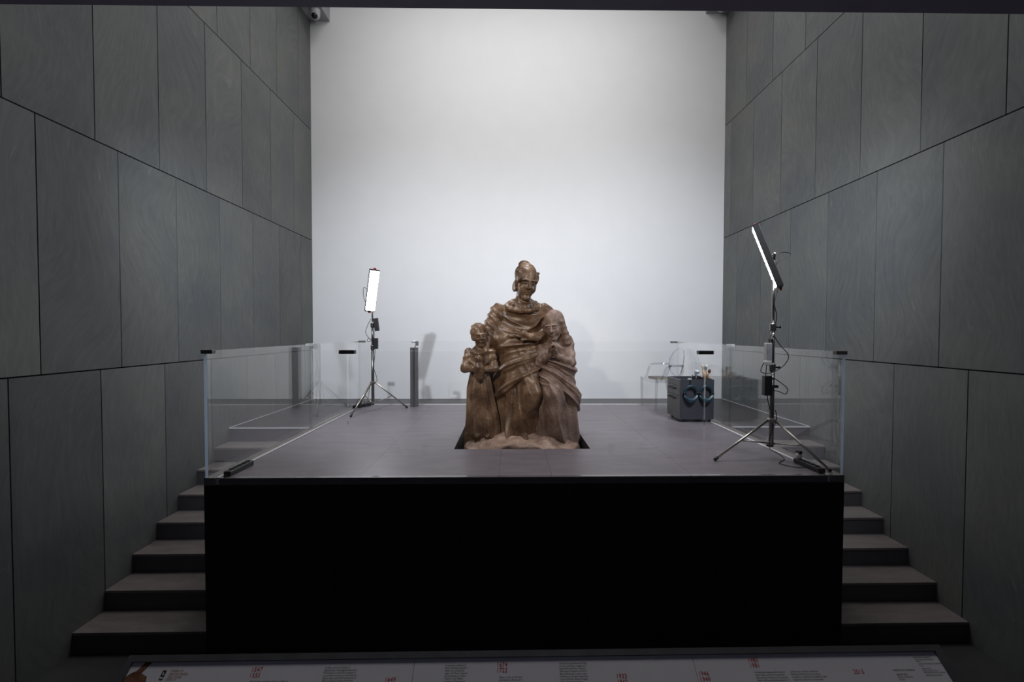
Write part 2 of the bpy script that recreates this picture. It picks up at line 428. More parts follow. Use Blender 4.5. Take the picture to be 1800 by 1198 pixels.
def tile(x0, x1, y0, y1):
    g = 0.0007
    box_obj('floor_tile', (x0+g, x1-g, y0+g, y1-g, PT-T, PT), M['tile'], pf)
c0, c1 = -1.113, 1.368
for (x0, x1, y0, y1) in [
    (SL+0.025, c0, PY0, 5.455), (SL+0.025, c0, 5.455, SB), (c1, SR-0.025, PY0, 5.440), (c1, SR-0.025, 5.440, SB),
    (c0, -0.080, PY0, PIT[2]), (-0.080, 0.314, PY0, PIT[2]), (0.314, c1, PY0, PIT[2]),
    (c0, PIT[0], PIT[2], PIT[3]), (PIT[1], c1, PIT[2], PIT[3]), (c0, c1, PIT[3], SB)]:
    tile(x0, x1, y0, y1)
for b in ((PX0, SL, PY0, PY1), (SR, PX1, PY0, PY1), (SL, SR, SB+0.02, PY1)):
    box_obj('kerb', (b[0], b[1], b[2], b[3], PT-T, PT+0.002), M['tread'], pf)
box_obj('joint_strip', (SL, SL+0.022, PY0+0.01, SB, PT-T, PT+0.004), M['strip'], pf)
box_obj('joint_strip', (SR-0.022, SR, PY0+0.01, SB, PT-T, PT+0.004), M['strip'], pf)
box_obj('joint_strip', (SL, SR, SB, SB+0.02, PT-T, PT+0.004), M['strip'], pf)
pd = 0.42
for b in ((PIT[0]-0.02, PIT[0], PIT[2]-0.02, PIT[3]+0.02), (PIT[1], PIT[1]+0.02, PIT[2]-0.02, PIT[3]+0.02),
          (PIT[0], PIT[1], PIT[2]-0.02, PIT[2]), (PIT[0], PIT[1], PIT[3], PIT[3]+0.02)):
    box_obj('pit_lining', (b[0], b[1], b[2], b[3], PT-pd, PT-0.004), M['pit'], pf)
box_obj('pit_bottom', (PIT[0]-0.02, PIT[1]+0.02, PIT[2]-0.02, PIT[3]+0.02, PT-pd-0.03, PT-pd), M['pit'], pf)

# ------------------------------------------------------------------ glass railing
GT, GZ0, TH = 2.402, PT+0.003, 0.022
def glass_panel(parent, x0, x1, y0, y1, along):
    mb = MB().box(x0, x1, y0, y1, GZ0, GT)
    # faces: bottom, top, -y, +x, +y, -x ; big faces glass, rims polished edge
    mb.m = {'x': [0, 0, 0, 2, 0, 2], 'y': [0, 0, 1, 0, 0, 0], 'f': [0, 0, 0, 0, 0, 0], 'b': [0, 0, 2, 0, 2, 0]}[along]
    return mb.build('glass_panel', [M['glass'], M['glass_edge'], M['glass_rim']], parent)
def clip(parent, x, y, lx, ly, mat='clip', z=GT):
    o = box_obj('clip', (x-lx/2, x+lx/2, y-ly/2, y+ly/2, z-0.022, z+0.006), M[mat], parent, bevel=0.003)
    return o
GYF = PY0 + 0.02; GXL = PX0 + 0.018; GXR = PX1 - 0.018; GYB = PY1 - 0.03
rf = tag(empty('glass_railing', (0, 0, 0)), 'clear frameless glass railing along the front edge of the stage', 'railing')
jf = [PX0+0.035, -1.193, 1.456, PX1-0.035]
for i in range(3): glass_panel(rf, jf[i]+0.002, jf[i+1]-0.002, GYF-TH/2, GYF+TH/2, 'f')
clip(rf, jf[1], GYF, 0.113, 0.045); clip(rf, jf[2], GYF, 0.113, 0.045)
clip(rf, PX0+0.032, GYF, 0.082, 0.045); clip(rf, PX1-0.037, GYF, 0.082, 0.045)
rl = tag(empty('glass_railing', (0, 0, 0)), 'clear glass railing along the left side of the stage by the stairs', 'railing')
rr_ = tag(empty('glass_railing', (0, 0, 0)), 'clear glass railing along the right side of the stage beside the cabinet', 'railing')
for par, x, jy in ((rl, GXL, 5.076), (rr_, GXR, 5.102)):
    glass_panel(par, x-TH/2, x+TH/2, PY0+0.006, jy-0.002, 'y'); glass_panel(par, x-TH/2, x+TH/2, jy+0.002, GYB-0.02, 'b')
    clip(par, x, jy, 0.045, 0.113, 'clip_light')
rb = tag(empty('glass_railing', (0, 0, 0)), 'clear glass railing along the back edge of the stage', 'railing')
jb = [PX0+0.035, -1.400, 0.53, PX1-0.035]
for i in range(3): glass_panel(rb, jb[i]+0.002, jb[i+1]-0.002, GYB-TH/2, GYB+TH/2, 'x')
clip(rb, PX0+0.055, GYB, 0.095, 0.045); clip(rb, PX1-0.075, GYB, 0.095, 0.045)

# gate post with latch
gp = tag(empty('gate_post', (-1.370, 6.530, PT)), 'dark grey square post at the back of the stage beside the left lamp', 'post')
box_obj('post_body', (-0.052, 0.052, -0.035, 0.035, 0, 0.845), M['post'], gp, bevel=0.003)
box_obj('post_rib', (-0.012, 0.012, -0.041, -0.033, 0.01, 0.835), M['steel_dark'], gp)
MB().tube([(0.012, 0, 0.845), (0.012, 0, 0.885)], 0.012).build('stem', M['white_plastic'], gp, smooth=True)
box_obj('latch', (0.022, 0.056, -0.03, 0.03, 0.870, 0.935), M['clip'], gp, bevel=0.003)
MB().tube([(-0.04, 0, 0.925), (-0.01, 0, 0.932), (0.035, 0, 0.935)], [0.010, 0.022, 0.014]).build('latch_head', M['white_plastic'], gp, smooth=True)

# ------------------------------------------------------------------ lamps on tripods
def make_lamp(loc, label, feet, z_collar, z_low, mids, z_pole, pc, nh, tau, Wd, rev, roll=0.0):
    root = tag(empty('led_panel_light', loc), label, 'lamp', 'panel lamps on tripods')
    px, py = 0.0, 0.0
    MB().tube([(0,0,z_low), (0,0,mids[0])], 0.0195, 14).build('pole', M['steel_dark'], root, smooth=True)
    MB().tube([(0,0,mids[0]-0.02), (0,0,mids[1])], 0.0155, 14).build('pole', M['steel_dark' if not rev else 'steel'], root, smooth=True)
    MB().tube([(0,0,mids[1]-0.02), (0,0,z_pole)], 0.011, 12).build('pole', M['steel'], root, smooth=True)
    for z in mids:
        c = MB().lathe([(0.020, -0.035), (0.026, -0.03), (0.026, 0.025), (0.021, 0.03)], (0,0,z), 16).build('collar', M['steel_dark'], root, smooth=False)
        MB().tube([(0.02,-0.01,z), (0.055,-0.02,z)], [0.006, 0.012], 8).build('knob', M['black'], c, smooth=True)
    hub = MB().lathe([(0.022, -0.02), (0.036, -0.015), (0.036, 0.012), (0.022, 0.018)], (0,0,z_collar), 18).build('leg_hub', M['steel'], root)
    low = MB().lathe([(0.020, -0.012), (0.03, -0.01), (0.03, 0.01), (0.02, 0.012)], (0,0,z_low+0.03), 18).build('brace_hub', M['steel'], root)
    for ang, r in feet:
        a = math.radians(ang); d = Vector((math.cos(a), math.sin(a), 0))
        top = d*0.035 + Vector((0,0,z_collar)); foot = d*r + Vector((0,0,0.012))
        lg = MB().tube([top, foot], 0.0105, 10).build('leg', M['steel'], root, smooth=True)
        e = (foot-top).normalized()
        MB().tube([foot - e*0.03, foot + e*0.004], 0.0135, 10).build('rubber_foot', M['black'], lg, smooth=True)
        mid = top.lerp(foot, 0.52)
        MB().tube([d*0.025 + Vector((0,0,z_low+0.03)), mid], 0.006, 8).build('brace', M['steel'], root, smooth=True)
    # panel head
    nh = Vector((nh[0], nh[1], 0)).normalized(); up = Vector((0,0,1))
    wv = (up*math.cos(tau) + nh*math.sin(tau)).normalized(); n = (nh*math.cos(tau) - up*math.sin(tau)).normalized(); v = n.cross(wv).normalized()
    wv, v = (wv*math.cos(roll) - v*math.sin(roll)).normalized(), (v*math.cos(roll) + wv*math.sin(roll)).normalized()
    c = Vector(pc); L = 0.55; th = 0.052
    cs = MB().obox(c, v, Wd/2, wv, L/2, n, th/2).build('lamp_casing', M['casing'], root, bevel=0.004)
    MB().obox(c + n*(th/2+0.0012), v, Wd/2-0.006, wv, L/2-0.010, n, 0.0012).build('led_diffuser', M['led'], root)
    for s in (-1, 1):
        e = c + wv*s*(L/2)
        k = MB().tube([e, e+wv*s*0.018], 0.008, 8).tube([e+wv*s*0.016 - v*0.018, e+wv*s*0.022 + v*0.018], 0.010, 8).build('end_knob', M['red'], root, smooth=True)
        MB().obox(c + wv*s*(L/2+0.003), v, Wd/2, wv, 0.004, n, th/2-0.006).build('end_plate', M['black'], root)
    # bracket from the pole to the back of the casing
    bk = c - n*(th/2)
    MB().tube([bk + n*0.004, bk - n*0.03, Vector((0,0,z_pole-0.02))], 0.010, 8).build('tilt_bracket', M['steel'], root, smooth=True)
    MB().tube([bk - n*0.028 - v*0.03, bk - n*0.028 + v*0.035], [0.010, 0.014], 8).build('tilt_knob', M['white_plastic'], root, smooth=True)
    return root, c, n, v, wv
# right lamp
R0 = Vector((2.220, 3.800, PT))
lampR, c, n, v, wv = make_lamp(R0, 'panel lamp on a tripod seen edge on, right of the cabinet at the front', [(187,0.515),(302,0.455),(63,0.467)], 0.330, 0.105,
    (0.780, 1.120), 1.70, (-0.055, 0.0, 1.712), (-0.87, 0.47), math.radians(20), 0.17, True)
box_obj('driver_box', (-0.075, -0.030, -0.05, 0.0, 0.825, 0.985), M['grey_box'], lampR, bevel=0.004)
box_obj('driver_socket', (-0.085, -0.035, -0.056, -0.006, 0.800, 0.835), M['white_plastic'], lampR, bevel=0.004)
box_obj('driver_bracket', (-0.030, -0.012, -0.03, 0.02, 0.815, 1.02), M['black'], lampR)
box_obj('power_adapter', (-0.092, -0.028, -0.055, -0.005, 0.375+0.17, 0.71), M['black'], lampR, bevel=0.005)
box_obj('strap', (-0.030, 0.023, -0.056, 0.022, 0.610, 0.632), M['black'], lampR)
def cable(par, ctrl, r=0.0035, name='cable', mat='black'):
    return MB().tube(curve_pts(ctrl, 7), r, 6).build(name, M[mat], par, smooth=True)
bkR = c - n*0.03
cable(lampR, [bkR, bkR + Vector((0.10, 0, 0.025)), bkR + Vector((0.16, 0.0, 0.01)), bkR + Vector((0.09, 0, -0.03)), bkR + Vector((0.035, 0, -0.10)), (0.028, -0.01, 1.45), (-0.004, -0.022, 1.32), (0.02, -0.02, 1.2), (-0.018, -0.022, 1.08), (-0.05, -0.028, 0.98)])
cable(lampR, [(-0.01, -0.02, 1.06), (0.05, -0.02, 0.97), (0.125, -0.02, 0.88), (0.09, -0.02, 0.80), (0.0, -0.03, 0.745), (-0.07, -0.03, 0.73), (-0.115, -0.03, 0.75), (-0.09, -0.03, 0.82)])
cable(lampR, [(-0.065, -0.03, 0.81), (-0.07, -0.03, 0.74), (-0.075, -0.03, 0.685), (-0.045, -0.03, 0.62+0.04), (-0.055, -0.03, 0.70)])
box_obj('ferrite', (-0.082, -0.064, -0.04, -0.022, 0.665, 0.70), M['black'], lampR)
cable(lampR, [(-0.02, -0.025, 0.70), (0.05, -0.02, 0.66), (0.12, -0.02, 0.60), (0.105, -0.02, 0.555), (0.05, -0.02, 0.575), (-0.02, -0.026, 0.59)])
cable(lampR, [(-0.06, -0.03, 0.55), (-0.045, -0.028, 0.48), (-0.03, -0.026, 0.42)])
cable(lampR, [(0.02, -0.022, 0.42), (0.03, -0.024, 0.34), (-0.025, -0.03, 0.2), (-0.03, -0.03, 0.1), (0.05, 0.0, 0.05), (0.10, -0.03, 0.006), (-0.02, -0.16, 0.006), (0.10, -0.27, 0.006), (0.20, -0.10, 0.03), (0.185, -0.07, 0.075)], 0.0032)
# left lamp
L0 = Vector((-1.846, 6.150, PT))
lampL, c, n, v, wv = make_lamp(L0, 'brightly lit panel lamp on a tripod at the back left of the stage', [(251,0.455),(30,0.468),(136,0.40)], 0.386, 0.087,
    (0.860, 1.160), 1.50, (0.012, -0.048, 1.615), (0.45, -0.89), math.radians(15), 0.128, False, 0.075)
box_obj('power_adapter', (0.018, 0.072, -0.03, 0.02, 0.84, 0.985), M['black'], lampL, bevel=0.005)
ad = MB().obox((0.055, -0.01, 1.165), (1,0,0.12), 0.028, (0,1,0), 0.025, (-0.12,0,1), 0.085).build('driver_box', M['black'], lampL, bevel=0.004)
bkL = c - n*0.03
cable(lampL, [bkL + v*0.05, bkL + v*0.105 + Vector((0,0,0.02)), bkL + v*0.10 + Vector((0,0,-0.12)), bkL + v*0.06 + Vector((0,0,-0.2))])
cable(lampL, [(-0.015, -0.02, 1.24), (-0.06, -0.02, 1.15), (-0.085, -0.02, 1.06), (-0.04, -0.02, 0.98), (-0.01, -0.02, 0.95), (-0.06, -0.02, 0.94), (-0.05, -0.02, 0.98), (0.02, -0.02, 0.97), (0.03, -0.02, 1.08)])
cable(lampL, [(0.04, -0.02, 0.84), (0.03, -0.02, 0.7), (0.015, -0.022, 0.6), (0.045, -0.02, 0.5), (0.06, -0.02, 0.42), (0.02, -0.03, 0.37)])
cable(lampL, [(-0.03, -0.02, 0.36), (-0.06, 0.0, 0.2), (-0.1, 0.06, 0.06), (-0.2, 0.2, 0.13), (-0.28, 0.22, 0.12), (-0.30, 0.24, 0.02)], 0.003)

# ------------------------------------------------------------------ power strips
def power_strip(loc, ang, label, plug):
    r = tag(empty('power_strip', loc, ang), label, 'power strip', 'black power strips on the stage floor')
    L = 0.30
    MB().box(-L/2, L/2, -0.027, 0.027, 0.0, 0.038).build('strip_body', M['black'], r, bevel=0.006)
    for i in range(5):
        x = -L/2 + 0.035 + i*0.052
        MB().lathe([(0.020, 0), (0.020, 0.007), (0.016, 0.007), (0.015, 0.002)], (x, 0, 0.036), 14).build('socket', M['casing'], r)
    if plug:
        MB().tube([(-L/2+0.03, 0, 0.04), (-L/2+0.03, 0, 0.085)], [0.022, 0.020], 12).build('white_plug', M['white_plastic'], r, smooth=True)
        MB().obox((-L/2+0.03, 0, 0.094), (1,0,0), 0.026, (0,1,0), 0.014, (0,0,1), 0.012).build('black_plug', M['black'], r, bevel=0.004)
    else:
        MB().tube([(L/2-0.005, 0, 0.012), (L/2+0.03, 0, 0.008)], 0.005, 6).build('cord', M['black'], r, smooth=True)
    return r
power_strip((-2.088, 3.535, PT+0.001), math.radians(-91), 'black power strip at the front left corner of the stage', False)
power_strip((2.375, 3.540, PT+0.001), math.radians(-88), 'black power strip with a white plug at the front right corner', True)
power_strip((-2.105, 6.50, PT+0.001), math.radians(60), 'black power strip behind the left lamp tripod', False)

# ------------------------------------------------------------------ drawer cabinet and what is on it
CX, CY, CZ = 2.030, 5.350, 1.504
cb = tag(empty('drawer_cabinet', (CX, CY, PT)), 'small anthracite rolling drawer cabinet by the right glass', 'cabinet')
cw, cdp, ch = 0.398, 0.42, 0.476; zb = CZ - PT
MB().box(0, cw, 0, cdp, zb, zb+ch-0.045).build('body', M['cabinet'], cb, bevel=0.002)
MB().box(0, cw, 0, 0.014, zb+ch-0.046, zb+ch).box(0, cw, cdp-0.014, cdp, zb+ch-0.046, zb+ch).box(0, 0.014, 0.014, cdp-0.014, zb+ch-0.046, zb+ch).box(cw-0.014, cw, 0.014, cdp-0.014, zb+ch-0.046, zb+ch).build('tray_rim', M['cabinet'], cb)
for k, (z0, z1) in enumerate(((0.402, 0.474), (0.285, 0.398), (0.005, 0.281))):
    d = MB().box(-0.018, -0.001, 0.004, cdp-0.004, zb+z0, zb+z1).build('drawer', M['cabinet_side'], cb, bevel=0.0015)
    if k:
        zz = zb + z1 - 0.05
        MB().tube([(-0.018, 0.13, zz+0.012), (-0.05, 0.135, zz+0.006), (-0.05, 0.32, zz+0.006), (-0.018, 0.325, zz+0.012)], 0.006, 6).build('handle', M['black'], d)
        MB().box(-0.021, -0.017, 0.12, 0.335, zz-0.004, zz+0.022).build('handle_plate', M['black'], d)
for x in (0.04, cw-0.035):
    for y in (0.04, cdp-0.04):
        c_ = MB().tube([(x-0.012, y, 0.0195), (x+0.012, y, 0.0195)], 0.0185, 14).build('castor', M['black'], cb, smooth=False)
        MB().box(x-0.016, x+0.016, y-0.008, y+0.014, 0.024, zb).build('fork', M['casing'], c_)
TOPZ = CZ + ch - 0.045
def headband(x, label):
    r = tag(empty('magnifier_headband', (x, CY, 1.735)), label, 'headband', 'magnifier headbands on the cabinet')
    pts = []
    for k in range(25):
        t = math.radians(-60 + 300*k/24)
        pts.append((0.070*math.cos(t), -0.022 - 0.012*math.sin(t), 0.092 + 0.082*math.sin(t)))
    MB().tube(pts, 0.0125, 8).build('band', M['teal'], r, smooth=True)
    pin = [(p[0]*0.85, p[1]-0.004, 0.092 + (p[2]-0.092)*0.85) for p in pts]
    MB().tube(pin, 0.0045, 6).build('padding', M['black'], r, smooth=True)
    # visor: curved shield at the bottom
    vb = MB(); n = 12
    prof = [(-0.035, 0.030), (-0.058, 0.006), (-0.050, -0.026), (-0.030, -0.032), (-0.012, 0.0)]
    rows = []
    for i in range(n+1):
        a = -1 + 2*i/n
        for (yy, zz) in prof:
            vb.v.append((a*0.080*(1-0.12*(zz < -0.02)), yy*(1-0.45*a*a) - 0.004, zz + 0.045*a*a))
    m = len(prof)
    for i in range(n):
        for k in range(m):
            vb.f.append([i*m+k, i*m+(k+1)%m, (i+1)*m+(k+1)%m, (i+1)*m+k]); vb.m.append(0)
    vb.f.append(list(range(m))); vb.f.append([n*m+k for k in range(m)]); vb.m += [0, 0]
    vb.build('visor', M['teal'], r, smooth=False)
    for s in (-1, 1):
        MB().tube([(s*0.070, -0.035, 0.088), (s*0.088, -0.035, 0.088)], 0.013, 10).build('pivot_knob', M['black'], r, smooth=True)
    MB().box(-0.006, 0.006, -0.012, -0.004, 0.17, 0.245).build('hanging_strap', M['black'], r)
    MB().tube([(0, 0.0, 0.243), (0, -0.016, 0.243), (0, -0.016, 0.225)], 0.004, 6).build('hook', M['steel'], r)
    return r
headband(CX+0.110, 'teal magnifier headband hanging on the cabinet front, nearer the drawers')
headband(CX+0.292, 'teal magnifier headband hanging on the cabinet front, nearer the glass')
tray = tag(empty('utensil_tray', (CX+0.265, CY+0.11, TOPZ)), 'low black tray on top of the cabinet', 'tray')
MB().box(-0.115, 0.115, -0.085, 0.085, 0, 0.008).build('tray_base', M['black'], tray)
MB().box(-0.115, 0.115, -0.085, -0.079, 0.008, 0.052).box(-0.115, 0.115, 0.079, 0.085, 0.008, 0.052).box(-0.115, -0.109, -0.079, 0.079, 0.008, 0.052).box(0.109, 0.115, -0.079, 0.079, 0.008, 0.052).build('tray_side', M['black'], tray)
def jar(loc, r, h, label, lid=None, liquid=None):
    j = tag(empty('glass_jar', loc), label, 'jar', 'glass jars on the cabinet')
    MB().lathe([(r*0.9, 0), (r, 0.005), (r, h*0.8), (r*0.86, h*0.92), (r*0.88, h), (r*0.78, h), (r*0.76, h*0.92), (r*0.9, h*0.78), (r*0.9, 0.008)], n=20).build('jar_body', M['jar_glass'], j, smooth=True)
    if liquid: MB().lathe([(r*0.88, 0.009), (r*0.88, h*0.5)], n=20).build('contents', M[liquid], j, smooth=True)
    if lid: MB().lathe([(r*0.92, 0), (r*0.95, 0.003), (r*0.95, 0.02), (r*0.88, 0.024)], (0,0,h-0.006), n=20).build('lid', M[lid], j, smooth=True)
    return j
TZ = TOPZ + 0.0085
jar((CX+0.185, CY+0.085, TZ), 0.027, 0.085, 'small open glass jar on the tray nearest the drawers')
jar((CX+0.243, CY+0.065, TZ), 0.029, 0.078, 'squat glass jar with grey lid on the cabinet tray', 'grey_box')
jar((CX+0.250, CY+0.150, TZ), 0.031, 0.120, 'taller glass jar with white lid behind the small jars', 'white_plastic', 'white_plastic')
bj = jar((CX+0.335, CY+0.10, TZ), 0.036, 0.095, 'glass jar holding the brushes on the cabinet')
def brush(dx, dy, tx, ty, hh, hr, kind, label, mat):
    base = Vector((CX+0.335+dx, CY+0.10+dy, TZ+0.010))
    b = tag(empty('brush', base), label, 'brush', 'brushes in the jar')
    d = Vector((tx, ty, 1)).normalized()
    MB().tube([d*0.0, d*hh*0.4, d*hh*0.8, d*hh], [0.005, hr, hr*0.9, hr*0.7], 8).build('handle', M['wood'], b, smooth=True)
    MB().tube([d*hh, d*(hh+0.022)], [hr*0.75, hr*0.9], 8).build('ferrule', M['steel'], b, smooth=True)
    MB().tube([d*(hh+0.02), d*(hh+0.035), d*(hh+0.055), d*(hh+0.068)], [hr*0.9, hr*1.5, hr*1.4, hr*0.3], 8).build('bristles', M[mat], b, smooth=True)
brush(-0.016, 0.004, -0.13, 0.0, 0.135, 0.0085, 0, 'slim brush standing leftmost in the jar, pale bristles', 'bristle_pale')
brush(-0.005, -0.012, -0.02, 0.02, 0.115, 0.012, 0, 'thick handled brush in the middle of the jar', 'bristle')
brush(0.012, 0.010, 0.06, 0.05, 0.135, 0.0085, 0, 'slim brush with white tip at the back of the jar', 'white_plastic')
brush(0.018, -0.006, 0.22, -0.02, 0.080, 0.013, 0, 'wide short brush leaning right out of the jar', 'bristle')
bp_ = tag(empty('white_label_pad', (CX+0.105, CY+0.007, CZ+ch)), 'small white pad on the rim of the cabinet', 'pad')
MB().box(-0.022, 0.022, -0.006, 0.006, 0, 0.012).build('pad_body', M['white_plastic'], bp_, bevel=0.002)
MB().box(-0.024, 0.024, -0.0075, 0.0075, 0.002, 0.006).build('pad_band', M['grey_box'], bp_)

# ------------------------------------------------------------------ clear armchair and book
chair = tag(empty('clear_armchair', (2.178, 6.415, PT), math.radians(-82.5)), 'transparent acrylic armchair with rounded back behind the cabinet', 'chair')
hw, fy, ry, sh = 0.245, -0.215, 0.155, 0.415
for s in (-1, 1):
    MB().tube([(s*hw*0.93, fy, 0), (s*hw*0.93, fy, 0.03), (s*hw, fy, sh)], [0.014, 0.016, 0.022], 8).build('leg', M['acrylic'], chair)
    MB().tube([(s*hw*0.80, ry+0.05, 0), (s*hw*0.84, ry+0.025, 0.18), (s*hw*0.86, ry-0.01, sh)], [0.014, 0.017, 0.021], 8).build('leg', M['acrylic'], chair)
    MB().tube(curve_pts([(s*hw, fy+0.06, sh-0.01), (s*hw*1.02, fy+0.09, sh+0.06), (s*hw*1.05, fy+0.13, sh+0.17), (s*hw*1.05, fy+0.17, sh+0.19), (s*hw*1.0, ry-0.05, sh+0.195), (s*hw*0.88, ry+0.03, sh+0.19)], 5), 0.0165, 8).build('armrest', M['acrylic'], chair, smooth=True)
    MB().tube(curve_pts([(s*hw*0.86, ry-0.01, sh), (s*0.20, ry+0.03, sh+0.12), (s*0.17, ry+0.045, sh+0.17)], 5), 0.018, 8).build('back_support', M['acrylic'], chair, smooth=True)
sb_ = MB(); poly = [(-hw-0.015, fy-0.02), (-0.1, fy-0.035), (0.1, fy-0.035), (hw+0.015, fy-0.02), (hw*0.9, ry+0.015), (0, ry+0.03), (-hw*0.9, ry+0.015)]
sb_.prism(poly, lambda p, t: (p[0], p[1], t), sh-0.035, sh+0.006).build('seat', M['acrylic'], chair, bevel=0.004)
bkp = []
for k in range(28):
    t = 2*math.pi*k/28; bkp.append((0.205*math.cos(t), 0.20*math.sin(t)))
def bk_fn(p, t): return (p[0], ry + 0.04 + 0.07*(p[1]+0.2)/0.4 - 0.9*p[0]*p[0] + t, sh + 0.225 + p[1])
MB().prism(bkp, bk_fn, -0.006, 0.008).build('backrest', M['acrylic'], chair, bevel=0.003)
MB().tube([bk_fn(p, 0) for p in bkp] + [bk_fn(bkp[0], 0)], 0.0095, 6).build('back_rim', M['acrylic'], chair, smooth=True)
bkk = tag(empty('book', (2.10, 6.33, PT+sh+0.0065), math.radians(8)), 'thin book with dark cover lying on the clear chair', 'book')
MB().box(-0.105, 0.105, -0.14, 0.14, 0.003, 0.020).build('pages', M['paper'], bkk)
MB().box(-0.11, 0.11, -0.145, 0.145, 0, 0.003).box(-0.11, 0.11, -0.145, 0.145, 0.020, 0.023).box(0.105, 0.11, -0.145, 0.145, 0.003, 0.020).build('cover', M['cover'], bkk)

# ------------------------------------------------------------------ security cameras
def security_camera(x, z, s, label):
    r = tag(empty('security_camera', (x, 7.70, z)), label, 'camera', 'dome cameras under the soffits')
    MB().lathe([(0.075, 0), (0.082, -0.01), (0.084, -0.075), (0.072, -0.10)], n=24).build('mount', M['camera_shell'], r, smooth=True)
    pr = []
    for k in range(9):
        t = math.pi/2*k/8; pr.append((0.080*math.cos(t)+0.0005, -0.10 - 0.082*math.sin(t)))
    MB().lathe(pr, n=24).build('shell', M['camera_shell'], r, smooth=True)
    d = Vector((s*0.25, -0.75, -0.62)).normalized(); e = Vector((0, 0, -0.115)) + d*0.036
    m = MB(); a = d.orthogonal().normalized(); b = d.cross(a); base = 0; rings = 7; nn = 18
    for i in range(rings):
        t = math.pi/2*i/(rings-1)
        for k in range(nn):
            q = 2*math.pi*k/nn; m.v.append(tuple(e + (a*math.cos(q)+b*math.sin(q))*0.050*max(math.cos(t), 0.01) + d*(0.012 + 0.045*math.sin(t))))
    for i in range(rings-1):
        for k in range(nn): m.f.append([i*nn+k, i*nn+(k+1)%nn, (i+1)*nn+(k+1)%nn, (i+1)*nn+k]); m.m.append(0)
    m.build('lens_dome', M['lens'], r, smooth=True)
security_camera(-3.225, 7.854, 1, 'dome security camera under the soffit above the left wall')
security_camera(3.545, 8.105, -1, 'dome security camera under the soffit above the right wall')

# ------------------------------------------------------------------ information panel in the foreground
SLOPE = math.radians(37.6)
sg = tag(empty('information_panel', (0.1165, 1.600, 1.407)), 'long tilted white information panel in a grey frame in front of the stage', 'sign')
def sp(x, v, t=0.0):     # sign coordinates: x along, v down the slope, t out of the board
    return Vector((x-0.1165, -v*math.cos(SLOPE) - t*math.sin(SLOPE), -v*math.sin(SLOPE) + t*math.cos(SLOPE)))
X0, X1, VH = -1.332, 1.565, 0.62
def sbox(name, x0, x1, v0, v1, t0, t1, mat, parent=sg):
    m = MB(); b = 0
    for t in (t0, t1):
        for (x, v_) in ((x0, v0), (x1, v0), (x1, v1), (x0, v1)): m.v.append(tuple(sp(x, v_, t)))
    for q in ((0,3,2,1),(4,5,6,7),(0,1,5,4),(1,2,6,5),(2,3,7,6),(3,0,4,7)): m.f.append(list(q)); m.m.append(0)
    return m.build(name, mat, parent)
sbox('frame_rail', X0, X1, 0.0, 0.020, -0.03, 0.004, M['sign_frame'])
sbox('frame_rail', X0, X1, VH-0.02, VH, -0.03, 0.004, M['sign_frame'])
sbox('frame_rail', X0, X0+0.022, 0.020, VH-0.02, -0.03, 0.004, M['sign_frame'])
sbox('frame_rail', X1-0.028, X1, 0.020, VH-0.02, -0.03, 0.004, M['sign_frame'])
SX = [X0+0.022, -0.3335, 0.651, X1-0.028]
for i in range(3): sbox('board', SX[i]+0.0008, SX[i+1]-0.0008, 0.0205, VH-0.0205, -0.02, -0.003, M['sign_board'])
for x in (-1.0, 1.2):
    mb = MB(); b = sp(x, 0.3, -0.03)
    mb.box(b.x-0.03, b.x+0.03, b.y-0.03, b.y+0.03, -1.392, b.z+0.03)
    mb.build('leg', M['sign_frame'], sg)
    MB().box(b.x-0.12, b.x+0.12, b.y-0.2, b.y+0.2, -1.407, -1.392).build('foot_plate', M['sign_frame'], sg)
def text(s, x, v_, size, mat, name='lettering', spacing=1.0, shear=0.0):
    cu = D.curves.new('lettering', 'FONT'); cu.body = s; cu.size = size; cu.resolution_u = 2; cu.space_line = spacing; cu.shear = shear
    o = D.objects.new('tmp', cu); COL.objects.link(o)
    dg = bpy.context.evaluated_depsgraph_get()
    me = D.meshes.new_from_object(o.evaluated_get(dg)); D.objects.remove(o); D.curves.remove(cu)
    me.materials.clear(); me.materials.append(mat)
    ob = D.objects.new(name, me); COL.objects.link(ob); ob.parent = sg
    ob.location = sp(x, v_, -0.0024); ob.rotation_euler = (SLOPE, 0, 0)
    return ob
def fit(o, width):
    k = width / max(o.dimensions.x, 1e-4)
    o.scale = (k, 1, 1); return o
yr = 0.0225
for a, b_, x, v0 in (('1547', '1555', -0.893, 0.052), ('1674', '1722', -0.046, 0.0475), ('1933', '1942', 0.368, 0.0865), ('1946', '1949', 0.656, 0.0825), ('1980', '1981', 0.845, 0.0445)):
    text(a, x, v0, yr*0.86, M['ink_red'], 'year'); text(b_, x, v0+0.0165, yr*0.86, M['ink_red'], 'year')
text('1649', -0.428, 0.0865, yr*0.86, M['ink_red'], 'year'); text('2015', 1.205, 0.0835, yr*0.86, M['ink_red'], 'year')
ps, ls = 0.0090, 0.0082
def para(lines, x, v0, mat=M['ink'], size=ps, step=ls):
    for i, l in enumerate(lines): text(l, x, v0 + i*step, size, mat, 'text_line')
para(['La Pietà, ancora incompiuta, è', 'abbandonata e danneggiata dallo stesso', 'Michelangelo e viene da lui regalata al', 'suo servitore Antonio da Casteldurante.', 'Questi, dopo averla fatta restaurare da', 'Tiberio Calcagni, scultore fiorentino'], -0.641, 0.0455, size=0.0072, step=0.0076)
para(['Il cardinale trasferisce la', 'Pietà nel Palazzo Bandini a', 'Roma con tutti gli altri', 'luglio 1671 Piero Capponi,', 'suo principale, la vende a', 'Cosimo III de’ Medici', 'granduca di Toscana per'], -0.224, 0.0440, size=0.0074, step=0.0077)
para(['Dopo tre anni di ulteriore', 'permanenza a Roma per le', 'difficoltà incontrate nel'], -0.036, 0.0805, size=0.0074, step=0.0077)
